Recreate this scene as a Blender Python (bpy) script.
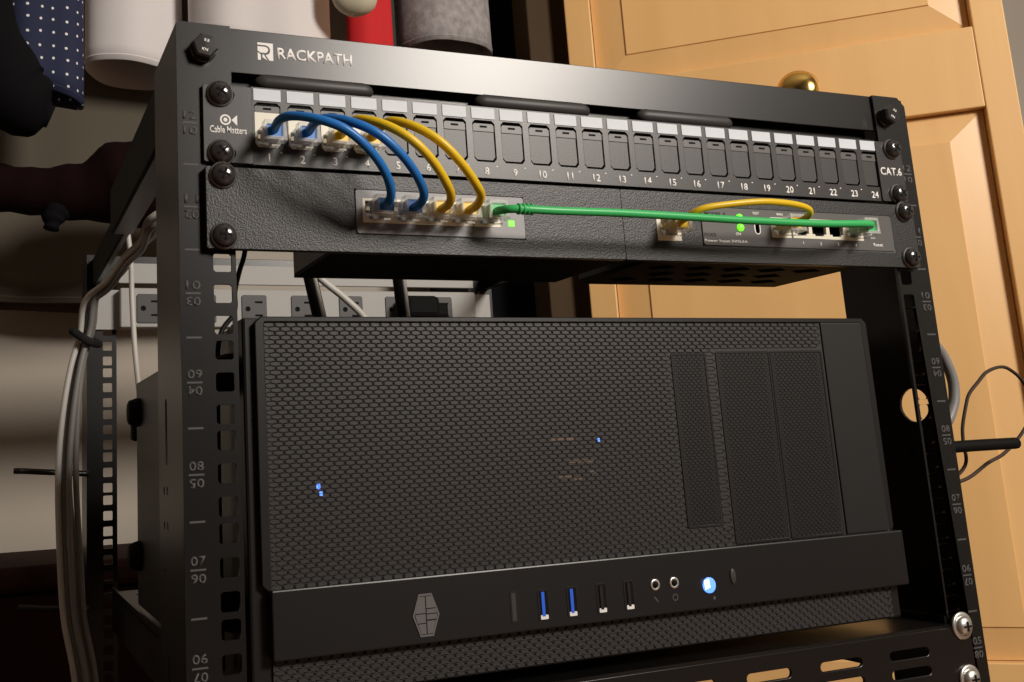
import bpy, bmesh, math, random
from mathutils import Vector, Matrix, noise as mnoise
random.seed(7)
for o in list(bpy.data.objects): bpy.data.objects.remove(o)
S = bpy.context.scene
C = S.collection
# ---------------------------------------------------------------- units: mm, z = 0 is the top of the highest rack unit; the floor is FZ below it
FZ = -620.0
def W(x, y, z): return Vector((x/1000.0, y/1000.0, (z-FZ)/1000.0))

# ---------------------------------------------------------------- camera
cam_data = bpy.data.cameras.new('camera'); cam = bpy.data.objects.new('camera', cam_data); C.objects.link(cam)
cx = Vector((0.93647842, -0.34744708, -0.04784029)); cy = Vector((-0.0165851, -0.18012162, 0.98350452)); cz = Vector((-0.35033284, -0.92023732, -0.17444246))
M = Matrix((cx, cy, cz)).transposed().to_4x4(); M.translation = W(-101.0234, -485.3896, -194.0769)
cam.matrix_world = M
cam_data.sensor_width = 36; cam_data.lens = 36*991.922/1024
cam_data.shift_x = (512-361.99)/1024; cam_data.shift_y = -(341-278.32)/1024
cam_data.clip_start = .01; cam_data.clip_end = 50
S.camera = cam
# ---------------------------------------------------------------- light
w = bpy.data.worlds.new('world'); S.world = w; w.use_nodes = True
w.node_tree.nodes['Background'].inputs[0].default_value = (1.0, .86, .74, 1)
w.node_tree.nodes['Background'].inputs[1].default_value = .012
def area(name, loc, target, size, power, col):
    l = bpy.data.lights.new(name, 'AREA'); l.shape = 'DISK'; l.size = size; l.energy = power; l.color = col
    o = bpy.data.objects.new(name, l); C.objects.link(o); o.location = W(*loc)
    o.rotation_euler = (W(*target)-W(*loc)).to_track_quat('-Z', 'Y').to_euler(); return o
area('ceiling_lamp_light', (1150, -1800, 880), (250, 100, -50), .62, 60, (1.0, .92, .83))
S.view_settings.view_transform = 'Standard'; S.view_settings.look = 'None'
S.view_settings.exposure = 0.0; S.view_settings.gamma = 1.0; S.view_settings.use_curve_mapping = False

# ---------------------------------------------------------------- materials
MAT = {}
def see_through(m, a): m.node_tree.nodes['Principled BSDF'].inputs['Alpha'].default_value = a
def mat(name, col, rough=.5, metal=0, bump=0, bscale=200, var=0, vscale=30, trans=0, emit=None, estr=0, spec=.5, ior=1.45, coat=0):
    m = bpy.data.materials.new(name); m.use_nodes = True; MAT[name] = m
    nt = m.node_tree; b = nt.nodes['Principled BSDF']
    b.inputs['Base Color'].default_value = (*col, 1); b.inputs['Roughness'].default_value = rough
    b.inputs['Metallic'].default_value = metal; b.inputs['IOR'].default_value = ior
    b.inputs['Specular IOR Level'].default_value = spec
    b.inputs['Transmission Weight'].default_value = trans; b.inputs['Coat Weight'].default_value = coat
    if emit: b.inputs['Emission Color'].default_value = (*emit, 1); b.inputs['Emission Strength'].default_value = estr
    tc = nt.nodes.new('ShaderNodeTexCoord')
    if var:
        n = nt.nodes.new('ShaderNodeTexNoise'); n.inputs['Scale'].default_value = vscale; n.inputs['Detail'].default_value = 4
        nt.links.new(tc.outputs['Object'], n.inputs['Vector'])
        r = nt.nodes.new('ShaderNodeValToRGB')
        r.color_ramp.elements[0].position = .3; r.color_ramp.elements[1].position = .7
        r.color_ramp.elements[0].color = (*[c*(1-var) for c in col], 1); r.color_ramp.elements[1].color = (*[min(1, c*(1+var)) for c in col], 1)
        nt.links.new(n.outputs['Fac'], r.inputs['Fac']); nt.links.new(r.outputs['Color'], b.inputs['Base Color'])
    if bump:
        n = nt.nodes.new('ShaderNodeTexNoise'); n.inputs['Scale'].default_value = bscale; n.inputs['Detail'].default_value = 3
        nt.links.new(tc.outputs['Object'], n.inputs['Vector'])
        bp = nt.nodes.new('ShaderNodeBump'); bp.inputs['Strength'].default_value = bump; bp.inputs['Distance'].default_value = .001
        nt.links.new(n.outputs['Fac'], bp.inputs['Height']); nt.links.new(bp.outputs['Normal'], b.inputs['Normal'])
    return m
mat('rack_black', (.0045, .0041, .0041), .31, bump=.04, bscale=1800)
mat('rack_beam', (.008, .0074, .0072), .30, bump=.015, bscale=1800)
mat('rib_grey', (.030, .028, .027), .5)
mat('panel_black', (.026, .0243, .0235), .38, bump=.06, bscale=1600)
mat('crinkle_black', (.015, .014, .014), .42, bump=.24, bscale=1100)
mat('shutter_black', (.034, .032, .031), .42, bump=.04, bscale=900)
mat('flap_grey', (.085, .08, .078), .42)
mat('deep_black', (.003, .003, .003), .7, spec=.15)
mat('case_black', (.0060, .0057, .0062), .36, bump=.03, bscale=1200)
mat('mesh_black', (.006, .0055, .0055), .5, spec=.3)
mat('filter_grey', (.026, .0238, .0238), .42)
mat('bay_grey', (.0085, .008, .0083), .5, spec=.35)
mat('screw_black', (.024, .022, .022), .2, metal=.0, spec=.8)
mat('washer_grey', (.16, .155, .15), .4, metal=.5)
mat('bright_steel', (.72, .70, .66), .36, metal=1)
mat('white_print', (.80, .78, .76), .6)
mat('dim_print', (.06, .057, .059), .6)
mat('label_white', (.58, .62, .665), .55, var=.04, vscale=120)
mat('cream_plastic', (.72, .68, .56), .4)
mat('switch_grey', (.165, .163, .166), .45, metal=.2, bump=.05, bscale=1500)
mat('gateway_grey', (.085, .082, .08), .45, bump=.05, bscale=1500)
see_through(mat('clear_plastic', (.86, .86, .84), .12), .34)
mat('blue_cord', (.012, .15, .48), .38)
mat('yellow_cord', (.74, .49, .012), .38)
mat('green_cord', (.04, .44, .12), .38)
mat('grey_cord', (.20, .195, .19), .45)
mat('white_cord', (.50, .48, .45), .45)
mat('black_cord', (.01, .01, .01), .5)
mat('gold_pin', (.34, .29, .19), .5, metal=.5)
mat('led_green', (.1, .8, .05), .4, emit=(.16, 1.0, .02), estr=1.3)
mat('led_blue', (.02, .04, .1), .4, emit=(.10, .26, 1.0), estr=2.2)
mat('led_white', (.8, .9, 1), .4, emit=(.75, .88, 1.0), estr=2.0)
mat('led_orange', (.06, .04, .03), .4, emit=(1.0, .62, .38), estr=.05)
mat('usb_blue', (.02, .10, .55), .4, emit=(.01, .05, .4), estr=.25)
mat('usb_lip', (.72, .70, .68), .5)
mat('usb_black', (.008, .005, .005), .4)
mat('emblem_grey', (.17, .165, .165), .35, metal=.5)
mat('power_grey', (.36, .35, .335), .5, bump=.05, bscale=600)
mat('outlet_grey', (.045, .043, .042), .5)
mat('brass', (.78, .52, .16), .16, metal=1)
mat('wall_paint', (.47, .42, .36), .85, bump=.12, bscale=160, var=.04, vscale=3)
mat('low_bounce_paint', (.20, .17, .14), .85, bump=.1, bscale=160)  # for the unseen left wall, darkened to bounce less light onto the rack
mat('hall_paint', (.46, .44, .37), .85, bump=.1, bscale=160)
mat('floor_wood', (.16, .085, .045), .45, var=.3, vscale=6)
mat('ceiling_white', (.62, .58, .52), .9)
mat('shirt_white', (.72, .68, .68), .85, bump=.25, bscale=60)
mat('shirt_cream', (.52, .48, .36), .85, bump=.2, bscale=80)
mat('cloth_red', (.55, .012, .016), .8, bump=.2, bscale=80)
mat('cloth_grey', (.30, .283, .285), .95, bump=.5, bscale=300, var=.25, vscale=90)
mat('cloth_black', (.006, .006, .007), .9, bump=.2, bscale=90, spec=.06)
mat('cloth_charcoal', (.05, .052, .05), .9, bump=.2, bscale=90, spec=.06)
mat('cloth_maroon', (.010, .0035, .004), .9, bump=.2, bscale=90, spec=.06)
mat('shade_taupe', (.105, .088, .066), .9, bump=.2, bscale=60)  # dark tone standing for shade on the wall at the left
mat('shade_brown', (.028, .012, .010), .7, bump=.2, bscale=60, spec=.06)  # dark tone standing for the shade low at the left
mat('dark_brown', (.03, .016, .010), .7, var=.3, vscale=9)
mat('velcro', (.008, .008, .008), .95, bump=.5, bscale=900)
# honey maple, grain running along local z
def wood(name, c0, c1, rough, sx):
    m = bpy.data.materials.new(name); m.use_nodes = True; MAT[name] = m; nt = m.node_tree; b = nt.nodes['Principled BSDF']
    tc = nt.nodes.new('ShaderNodeTexCoord'); mp = nt.nodes.new('ShaderNodeMapping'); mp.inputs['Scale'].default_value = sx
    nt.links.new(tc.outputs['Object'], mp.inputs['Vector'])
    n1 = nt.nodes.new('ShaderNodeTexNoise'); n1.inputs['Scale'].default_value = 3.5; n1.inputs['Detail'].default_value = 6; n1.inputs['Distortion'].default_value = .6
    nt.links.new(mp.outputs['Vector'], n1.inputs['Vector'])
    r = nt.nodes.new('ShaderNodeValToRGB'); r.color_ramp.elements[0].position = .25; r.color_ramp.elements[1].position = .75
    r.color_ramp.elements[0].color = (*c0, 1); r.color_ramp.elements[1].color = (*c1, 1)
    nt.links.new(n1.outputs['Fac'], r.inputs['Fac']); nt.links.new(r.outputs['Color'], b.inputs['Base Color'])
    b.inputs['Roughness'].default_value = rough
    return m
wood('maple', (.76, .45, .175), (.83, .51, .21), .38, (6, 6, .8))
MAT_J = wood('jamb_shaded', (.045, .027, .012), (.06, .036, .016), .5, (6, 6, .8))  # door wood in shade: the shade is put into this dark colour
MAT_J.node_tree.nodes['Principled BSDF'].inputs['Specular IOR Level'].default_value = .1
# navy cloth with white dots
def dots():
    m = bpy.data.materials.new('navy_dots'); m.use_nodes = True; MAT['navy_dots'] = m; nt = m.node_tree; b = nt.nodes['Principled BSDF']
    uv = nt.nodes.new('ShaderNodeUVMap'); vo = nt.nodes.new('ShaderNodeTexVoronoi'); vo.inputs['Scale'].default_value = 1; vo.inputs['Randomness'].default_value = .22
    vo.voronoi_dimensions = '2D'
    nt.links.new(uv.outputs['UV'], vo.inputs['Vector'])
    lt = nt.nodes.new('ShaderNodeMath'); lt.operation = 'LESS_THAN'; lt.inputs[1].default_value = .105
    nt.links.new(vo.outputs['Distance'], lt.inputs[0])
    mx = nt.nodes.new('ShaderNodeMix'); mx.data_type = 'RGBA'; mx.inputs['A'].default_value = (.012, .017, .055, 1); mx.inputs['B'].default_value = (.75, .74, .74, 1)
    nt.links.new(lt.outputs[0], mx.inputs['Factor']); nt.links.new(mx.outputs['Result'], b.inputs['Base Color']); b.inputs['Roughness'].default_value = .85
dots()

# ---------------------------------------------------------------- builders
POS = {}
def tag(o, label, cat, group=None, kind=None):
    o['label'] = label
    if cat: o['category'] = cat
    if group: o['group'] = group
    if kind: o['kind'] = kind
    return o
def thing(name, loc, label, cat, group=None):
    o = bpy.data.objects.new(name, None); C.objects.link(o); o.empty_display_size = .02
    o.location = W(*loc); POS[o] = W(*loc); tag(o, label, cat, group); return o
def link(name, me, m, parent=None, loc=(0, 0, 0), rot=(0, 0, 0)):
    """me in mm around loc (loc in rack mm, world); returns the object."""
    o = bpy.data.objects.new(name, me); C.objects.link(o)
    if m and not me.materials: me.materials.append(MAT[m])
    wl = W(*loc); POS[o] = wl
    if parent is not None: o.parent = parent; o.location = wl-POS[parent]
    else: o.location = wl
    o.rotation_euler = rot
    return o
def mesh(name, verts, faces, smooth=False, scale=.001):
    me = bpy.data.meshes.new(name); me.from_pydata([tuple(c*scale for c in v) for v in verts], [], faces); me.update()
    if smooth: me.polygons.foreach_set('use_smooth', [True]*len(me.polygons))
    return me
def box_me(name, x0, x1, y0, y1, z0, z1, bev=0, seg=2):
    """box in mm around its own centre; returns mesh, centre"""
    c = ((x0+x1)/2, (y0+y1)/2, (z0+z1)/2); a, b, d = (x1-x0)/2, (y1-y0)/2, (z1-z0)/2
    bm = bmesh.new(); bmesh.ops.create_cube(bm, size=2)
    for v in bm.verts: v.co = Vector((v.co.x*a, v.co.y*b, v.co.z*d))
    if bev: bmesh.ops.bevel(bm, geom=bm.edges[:], offset=bev, segments=seg, affect='EDGES', profile=.5)
    for v in bm.verts: v.co *= .001
    me = bpy.data.meshes.new(name); bm.to_mesh(me); bm.free(); return me, c
def box(name, x0, x1, y0, y1, z0, z1, m, parent=None, bev=0):
    me, c = box_me(name, x0, x1, y0, y1, z0, z1, bev); return link(name, me, m, parent, c)
def rect(a0, a1, b0, b1, ch=0):
    if not ch: return [(a0, b0), (a1, b0), (a1, b1), (a0, b1)]
    return [(a0+ch, b0), (a1-ch, b0), (a1, b0+ch), (a1, b1-ch), (a1-ch, b1), (a0+ch, b1), (a0, b1-ch), (a0, b0+ch)]
def circ(a, b, r, n=20): return [(a+r*math.cos(2*math.pi*i/n), b+r*math.sin(2*math.pi*i/n)) for i in range(n)]
def slot(a0, a1, b0, b1, n=6):
    r = min(a1-a0, b1-b0)/2; P = []
    if a1-a0 > b1-b0:
        for i in range(n+1): t = -math.pi/2+math.pi*i/n; P.append((a1-r+r*math.cos(t), (b0+b1)/2+r*math.sin(t)))
        for i in range(n+1): t = math.pi/2+math.pi*i/n; P.append((a0+r+r*math.cos(t), (b0+b1)/2+r*math.sin(t)))
    else:
        for i in range(n+1): t = math.pi*i/n; P.append(((a0+a1)/2+r*math.cos(t), b1-r+r*math.sin(t)))
        for i in range(n+1): t = math.pi+math.pi*i/n; P.append(((a0+a1)/2+r*math.cos(t), b0+r+r*math.sin(t)))
    return P
def plate_me(name, outer, holes, thick, plane='xz', bev=0):
    """flat plate with holes; 2D coordinates (a, b) in mm; thickness centred on 0. plane xz faces -y, yz faces -x, xy faces z."""
    cu = bpy.data.curves.new(name, 'CURVE'); cu.dimensions = '2D'; cu.fill_mode = 'BOTH'; cu.extrude = thick/2000.0-bev/1000.0; cu.bevel_depth = bev/1000.0; cu.bevel_resolution = 1; cu.resolution_u = 1
    for L in [outer]+list(holes):
        s = cu.splines.new('POLY'); s.points.add(len(L)-1); s.use_cyclic_u = True
        for p, q in zip(s.points, L): p.co = (q[0]/1000.0, q[1]/1000.0, 0, 1)
    ob = bpy.data.objects.new(name, cu); C.objects.link(ob)
    me = bpy.data.meshes.new_from_object(ob.evaluated_get(bpy.context.evaluated_depsgraph_get()))
    bpy.data.objects.remove(ob); bpy.data.curves.remove(cu)
    for v in me.vertices:
        a, b, c = v.co
        v.co = (a, -c, b) if plane == 'xz' else ((-c, a, b) if plane == 'yz' else (a, b, c))
    if plane == 'yz': me.flip_normals()
    me.materials.clear(); me.name = name; return me
def plate(name, outer, holes, lo, hi, m, parent=None, plane='xz', bev=0):
    me = plate_me(name, outer, holes, hi-lo, plane, bev); c = (lo+hi)/2
    return link(name, me, m, parent, (0, c, 0) if plane == 'xz' else ((c, 0, 0) if plane == 'yz' else (0, 0, c)))
def text_me(body, size=None, width=None, height=None, font_shear=0, spacing=1, thick=.15):
    cu = bpy.data.curves.new('lettering', 'FONT'); cu.body = body; cu.size = 1; cu.align_x = 'CENTER'; cu.align_y = 'CENTER'; cu.space_character = spacing; cu.resolution_u = 3; cu.extrude = 0; cu.offset = .022
    ob = bpy.data.objects.new('lettering', cu); C.objects.link(ob)
    me = bpy.data.meshes.new_from_object(ob.evaluated_get(bpy.context.evaluated_depsgraph_get()))
    bpy.data.objects.remove(ob); bpy.data.curves.remove(cu)
    xs = [v.co.x for v in me.vertices]; ys = [v.co.y for v in me.vertices]
    mx, my = (max(xs)+min(xs))/2, (max(ys)+min(ys))/2; sy = (height/(max(ys)-min(ys))) if height else size; sx = (width/(max(xs)-min(xs))) if width else sy
    bm = bmesh.new(); bm.from_mesh(me); bpy.data.meshes.remove(me)
    for v in bm.verts: v.co = Vector(((v.co.x-mx)*sx*.001, 0, (v.co.y-my)*sy*.001))
    r = bmesh.ops.extrude_face_region(bm, geom=bm.faces[:])
    for g in r['geom']:
        if isinstance(g, bmesh.types.BMVert): g.co.y -= thick*.001
    bmesh.ops.recalc_face_normals(bm, faces=bm.faces[:])
    me = bpy.data.meshes.new('lettering'); bm.to_mesh(me); bm.free(); return me
def text(name, body, x, y, z, m, parent, flip=False, **k):
    return link(name, text_me(body, **k), m, parent, (x, y, z), (0, math.pi if flip else 0, 0))
def catmull(P, n=8):
    P = [Vector(p) for p in P]; P = [2*P[0]-P[1]]+P+[2*P[-1]-P[-2]]; out = []
    for i in range(1, len(P)-2):
        a, b, c, d = P[i-1:i+3]
        for k in range(n):
            t = k/n; out.append(.5*((2*b)+(c-a)*t+(2*a-5*b+4*c-d)*t*t+(3*b-a-3*c+d)*t**3))
    return out+[P[-2]]
def tube_me(name, path, r, n=10, smooth=True, rad=None):
    V, F = [], []; up = Vector((0.13, .31, 1)).normalized(); prev = None
    for i, p in enumerate(path):
        t = (path[min(i+1, len(path)-1)]-path[max(i-1, 0)]).normalized()
        if prev is None: prev = up.cross(t).normalized()
        s = (prev-t*prev.dot(t)).normalized(); prev = s; q = t.cross(s); rr = rad[i] if rad else r
        for k in range(n):
            a = 2*math.pi*k/n; V.append(p+s*rr*math.cos(a)+q*rr*math.sin(a))
    m = len(path)
    for i in range(m-1):
        for k in range(n): F.append((i*n+k, i*n+(k+1) % n, (i+1)*n+(k+1) % n, (i+1)*n+k))
    F.append(tuple(range(n))[::-1]); F.append(tuple((m-1)*n+k for k in range(n)))
    return mesh(name, V, F, smooth)
def tube(name, pts, r, m, parent=None, n=10, seg=8, straight=False):
    path = [Vector(p) for p in pts] if straight else catmull(pts, seg)
    c = sum(path, Vector())/len(path); return link(name, tube_me(name, [p-c for p in path], r, n), m, parent, c)
def lathe_me(name, prof, n=24, axis='y', smooth=True):
    """prof: (radius, h) pairs; axis y grows towards -y (out of the rack front)."""
    V, F = [], []
    for r, h in prof:
        for k in range(n):
            a = 2*math.pi*k/n; c, s = r*math.cos(a), r*math.sin(a)
            V.append((c, -h, s) if axis == 'y' else (c, s, h))
    for i in range(len(prof)-1):
        for k in range(n):
            f = (i*n+k, i*n+(k+1) % n, (i+1)*n+(k+1) % n, (i+1)*n+k); F.append(f)
    F.append(tuple(range(n))[::-1]); F.append(tuple((len(prof)-1)*n+k for k in range(n)))
    me = mesh(name, V, F, smooth)
    bm = bmesh.new(); bm.from_mesh(me); bmesh.ops.recalc_face_normals(bm, faces=bm.faces[:]); bm.to_mesh(me); bm.free()
    return me
def join_me(name, parts):
    """join (mesh, offset mm) pairs to one mesh, materials dropped"""
    bm = bmesh.new()
    for me, off in parts:
        t = me.copy(); t.transform(Matrix.Translation(Vector(off)*.001)); bm.from_mesh(t); bpy.data.meshes.remove(t)
    me = bpy.data.meshes.new(name); bm.to_mesh(me); bm.free(); return me
def structure(o, label, cat=None): o['kind'] = 'structure'; o['label'] = label; return o

# ================================================================ THE ROOM
structure(box('floor', -1500, 2200, -2200, 1360, FZ-40, FZ, 'floor_wood'), 'dark wooden floor below the rack')
structure(box('wall_back', -1500, 2200, 985, 1100, FZ, 1800, 'wall_paint'), 'beige wall behind the rack and clothes')
structure(box('wall_left', -1600, -1500, -2200, 1100, FZ, 1800, 'low_bounce_paint'), 'unseen wall on the left side, coloured dark to cut its bounce')
structure(box('wall_right', 2200, 2300, -2200, 1100, FZ, 1800, 'hall_paint'), 'grey-green wall beyond the maple door')
structure(box('ceiling', -1600, 2300, -2200, 1100, 1800, 1880, 'ceiling_white'), 'off-white ceiling')

# ---- open maple door, turned towards the camera
DOOR_L = (677, 675); DOOR_A = -math.atan2(.629, .777)
def make_door():
    d = thing('door_1', (DOOR_L[0], DOOR_L[1], FZ), 'open honey maple panel door standing right of the rack', None); d['kind'] = 'structure'
    d.rotation_euler = (0, 0, DOOR_A)
    def part(name, u0, u1, v0, v1, z0, z1, m, bev=1.5, parent=d, off=(0, 0, 0)):
        me, c = box_me(name, u0, u1, v0, v1, z0, z1, bev)
        o = bpy.data.objects.new(name, me); C.objects.link(o); me.materials.append(MAT[m]); o.parent = parent
        o.location = ((c[0]-off[0])/1000, (c[1]-off[1])/1000, (c[2]-FZ-off[2])/1000); return o
    H = 1420
    part('stile', 0, 36, 0, 34, FZ+12, H, 'maple'); part('stile', 509, 546, 0, 34, FZ+12, H, 'maple')
    part('rail', 36.2, 508.8, .4, 33.6, 201, 309, 'maple'); part('rail', 36.2, 508.8, .4, 33.6, FZ+12, FZ+150, 'maple'); part('rail', 36.2, 508.8, .4, 33.6, H-110, H, 'maple')
    for z0, z1 in ((FZ+150, 201), (309, H-110)):
        # raised panel: flat field, sloping bevel, set back from the frame
        a0, a1, b0, b1 = 37, 508, z0+.8, z1-.8; e = 43
        V = [(a0, 13, b0), (a1, 13, b0), (a1, 13, b1), (a0, 13, b1), (a0+e, 6.5, b0+e-5), (a1-e, 6.5, b0+e-5), (a1-e, 6.5, b1-e+5), (a0+e, 6.5, b1-e+5),
             (a0+e+1, 4.5, b0+e-4), (a1-e-1, 4.5, b0+e-4), (a1-e-1, 4.5, b1-e+4), (a0+e+1, 4.5, b1-e+4), (a0, 26, b0), (a1, 26, b0), (a1, 26, b1), (a0, 26, b1)]
        F = [(8, 9, 10, 11), (12, 15, 14, 13)]
        for i in range(4):
            j = (i+1) % 4; F += [(i, j, 4+j, 4+i), (4+i, 4+j, 8+j, 8+i), (12+i, 12+j, j, i)]
        cz_ = (z0+z1)/2
        me = mesh('raised_panel', [(x, y, z-cz_) for x, y, z in V], F)
        o = bpy.data.objects.new('raised_panel', me); C.objects.link(o); me.materials.append(MAT['maple']); o.parent = d; o.location = (0, 0, (cz_-FZ)/1000)
    k = lathe_me('door_knob', [(24, 0), (24, 2), (19, 4), (9, 6), (8.5, 16), (14, 20), (24, 26), (26.5, 33), (25, 40), (19, 45), (10, 47.5), (0.1, 48)], 32)
    o = bpy.data.objects.new('door_knob', k); C.objects.link(o); k.materials.append(MAT['brass']); o.parent = d; o.location = (.292, 0, (246-FZ)/1000); o['label'] = 'round polished brass knob'
    return d
make_door()
structure(box('trim_1', 634, 702, 708, 750, FZ, 1800, 'jamb_shaded', bev=2), 'wooden jamb left of the maple door, its shade put into the dark brown')

# ================================================================ RACK FRAME
U = 44.45
rack = thing('equipment_rack', (241, 310, FZ), 'black open-frame equipment rack with numbered square-hole posts', 'rack')
RB = FZ+14
def hole_z():
    for u in range(12):
        for o in (6.35, 22.225, 38.1): yield -u*U-o
def front_post(side):
    sx = (lambda x: x) if side == 0 else (lambda x: 482.6-x)
    holes = [rect(*sorted((sx(8.73-4.75), sx(8.73+4.75))), z-4.75, z+4.75, 1.1) for z in hole_z()]
    ch = 1.2 if side == 0 else 6
    out = [(sx(-13), RB), (sx(15.7), RB), (sx(15.7), 33), (sx(-13+ch), 33), (sx(-13), 33-ch)]
    p = plate('front_post', out, holes, 0, 2, 'rack_black', rack)
    sl = [circ(25, -179, 11.5), slot(44, 50, -195, -160), circ(46, -208, 2.2), circ(56, -208, 2.2), circ(46, -226, 2.2), circ(56, -226, 2.2), circ(56, -250, 2.2), slot(44, 50, -330, -290)]
    sl = sl[1:] if side == 0 else sl[:1]
    xs = sorted((sx(-13), sx(-11)))
    plate('side_flange', rect(2, 72, RB, 33-1), sl, xs[0], xs[1], 'rack_black', p, plane='yz')
    xl = sx(-6.5)
    for u in range(12):
        n = 12-u; zc = -(u+.5)*U
        text('unit_number', '%02d' % n, xl, -.02, zc+4.1, 'dim_print', p, height=4.6, width=7.4)
        text('unit_number', '%02d' % (u+1), xl, -.02, zc-4.1, 'dim_print', p, flip=True, height=4.6, width=7.4)
        box('unit_tick', xl-3.8, xl+3.8, -.12, .02, zc-.45, zc+.45, 'dim_print', p)
        box('unit_tick', xl-3.8, xl+3.8, -.12, .02, -(u+1)*U-.5, -(u+1)*U+.5, 'dim_print', p)
    return p
front_post(0); front_post(1)
def rear_post(x0, x1, hx, out):
    holes = [rect(hx-4.75, hx+4.75, z-4.75, z+4.75, .8) for z in hole_z()]
    p = plate('rear_post', rect(x0, x1, RB, 33), holes, 604, 606, 'rack_black', rack)
    plate('side_flange', rect(606, 660, RB, 33), [], *((x0, x0+2) if out < 0 else (x1-2, x1)), 'rack_black', p, plane='yz')
rear_post(-4, 27, 17.5, -1); rear_post(455, 486, 464, 1)
beam = plate('top_beam', rect(-10, 492.6, 8.4, 32.6), [], 2.2, 4.2, 'rack_beam', rack, bev=.4)
box('top_lip', -9, 491.6, 4.2, 46, 30.6, 32.6, 'rack_beam', beam)
# back plate of the beam with two long pressed ribs under the lip
for x0, x1 in ((29, 97), (160, 238), (272, 345)):
    me = tube_me('pressed_rib', [Vector((x, 0, 0)) for x in (x0, x0+1, x0+3, x0+6, x1-6, x1-3, x1-1, x1)], 1, 20, True, [1, 2.5, 3.8, 4.7, 4.7, 3.8, 2.5, 1]); link('pressed_rib', me, 'rib_grey', beam, (0, 3.6, 4.2))
box('rib_plate', 16.5, 466, 9.7, 11.5, -6, 30.4, 'rack_black', beam)
# maker's mark: square with a cut R, then the name
lg = [(0, 9.8), (6.4, 9.8), (8.8, 9.0), (8.8, 0), (0, 0)]
def logo_block(name, L, x, z, parent): return link(name, plate_me(name, L, [], .16, 'xz'), 'white_print', parent, (x, 2.12, z))
logo_block('logo_bar', [(0, 8.6), (0, 9.9), (8.6, 9.9), (8.6, 0), (6.4, 0), (4.4, 3.0), (6.0, 3.6), (6.9, 5), (6.9, 6.6), (6.1, 8.0), (4.6, 8.6)], 31, 16.6, beam)
logo_block('logo_bar', [(0, 7.7), (4.4, 7.7), (5.6, 7.1), (5.9, 5.9), (5.4, 4.8), (4.4, 4.2), (1.5, 4.2), (0, 5.2)], 31, 16.6, beam)
logo_block('logo_bar', [(0, 0), (1.7, 0), (1.7, 3.2), (0, 4.3)], 31, 16.6, beam)
logo_block('logo_bar', [(2.6, 3.2), (3.4, 3.2), (5.3, 0), (2.6, 1.6)], 31, 16.6, beam)
text('lettering', 'RACKPATH', 63.4, 2.2, 21.4, 'white_print', beam, width=43, height=6.6)
# telescoping side rails and rear cross members
for s in (0, 1):
    sx = (lambda x: x) if s == 0 else (lambda x: 482.6-x)
    def xr(a, b): return sorted((sx(a), sx(b)))
    r = box('side_rail', *xr(-9.6, -6.6), 60, 330, -6, 31, 'deep_black', rack, bev=.5)
    box('rail_lip', *xr(-6.6, 8), 60, 330, -6, -4, 'rack_black', r)
    r = box('side_rail', *xr(2, 5), 290, 640, 0, 28, 'deep_black', rack, bev=.5)
    box('rail_lip', *xr(5, 9), 330, 600, 0, 2, 'rack_black', r)
    box('side_rail', *xr(-10.6, -7.6), 10, 640, RB, RB+40, 'rack_black', rack, bev=.5)
    for y in (30, 620):
        link('caster', lathe_me('caster', [(5, 0), (18, 1), (20, 5), (20, 17), (18, 21), (5, 22)], 20), 'deep_black', rack, (sx(0)+11 if s == 0 else sx(0)+11, y, FZ+20))
box('rear_beam', -2, 485, 606, 609, 5, 33, 'rack_black', rack, bev=.5)
box('bottom_beam', -10, 492, 2.4, 5, RB, RB+40, 'rack_black', rack); box('bottom_beam', -2, 485, 607, 610, RB, RB+40, 'rack_black', rack)

# ---- fasteners
washer_me = lathe_me('washer', [(7.2, 0), (7.2, .5), (6.4, 1.5), (5.6, 1.6)], 28)
dome_me = lathe_me('screw_head', [(6.2, .6), (6.3, 1.6), (6.0, 2.9), (5.0, 4.2), (3.4, 5.0), (1.6, 5.35), (.05, 5.4)], 28)
cross_me = join_me('cross_recess', [(box_me('a', -2.9, 2.9, -5.25, -3, -.55, .55)[0], (0, -4.45, 0)), (box_me('b', -.55, .55, -5.25, -3, -2.9, 2.9)[0], (0, -4.45, 0))])
washer_me.materials.append(MAT['washer_grey']); dome_me.materials.append(MAT['screw_black']); cross_me.materials.append(MAT['deep_black'])
def screw(x, z, y, parent, rot=0.0, name='rack_screw'):
    s = link(name, dome_me, None, parent, (x, y, z)); link('washer', washer_me, None, s, (x, y, z)); link('cross_recess', cross_me, None, s, (x, y, z), (0, rot, 0)); return s
def hexbolt(x, z, parent, rot):
    V = []; n = 6
    prof = [(7.0, 0), (7.0, 5.2), (6.0, 6.4), (.05, 6.5)]
    me = lathe_me('hex_bolt', prof, 6, smooth=False)
    b = link('hex_bolt', me, 'screw_black', parent, (x, -.9, z), (0, rot, 0)); link('bolt_flange', lathe_me('bolt_flange', [(7, 0), (7, .5), (6.4, .9)], 26), 'screw_black', b, (x, 0, z))
    text('head_mark', '8.8', x, -7.3, z+2.6, 'white_print', b, height=1.7); text('head_mark', 'KN', x, -7.3, z-2.6, 'white_print', b, height=1.7)
hexbolt(1.0, 18, rack, .2); hexbolt(476, 18, rack, .5)

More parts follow.
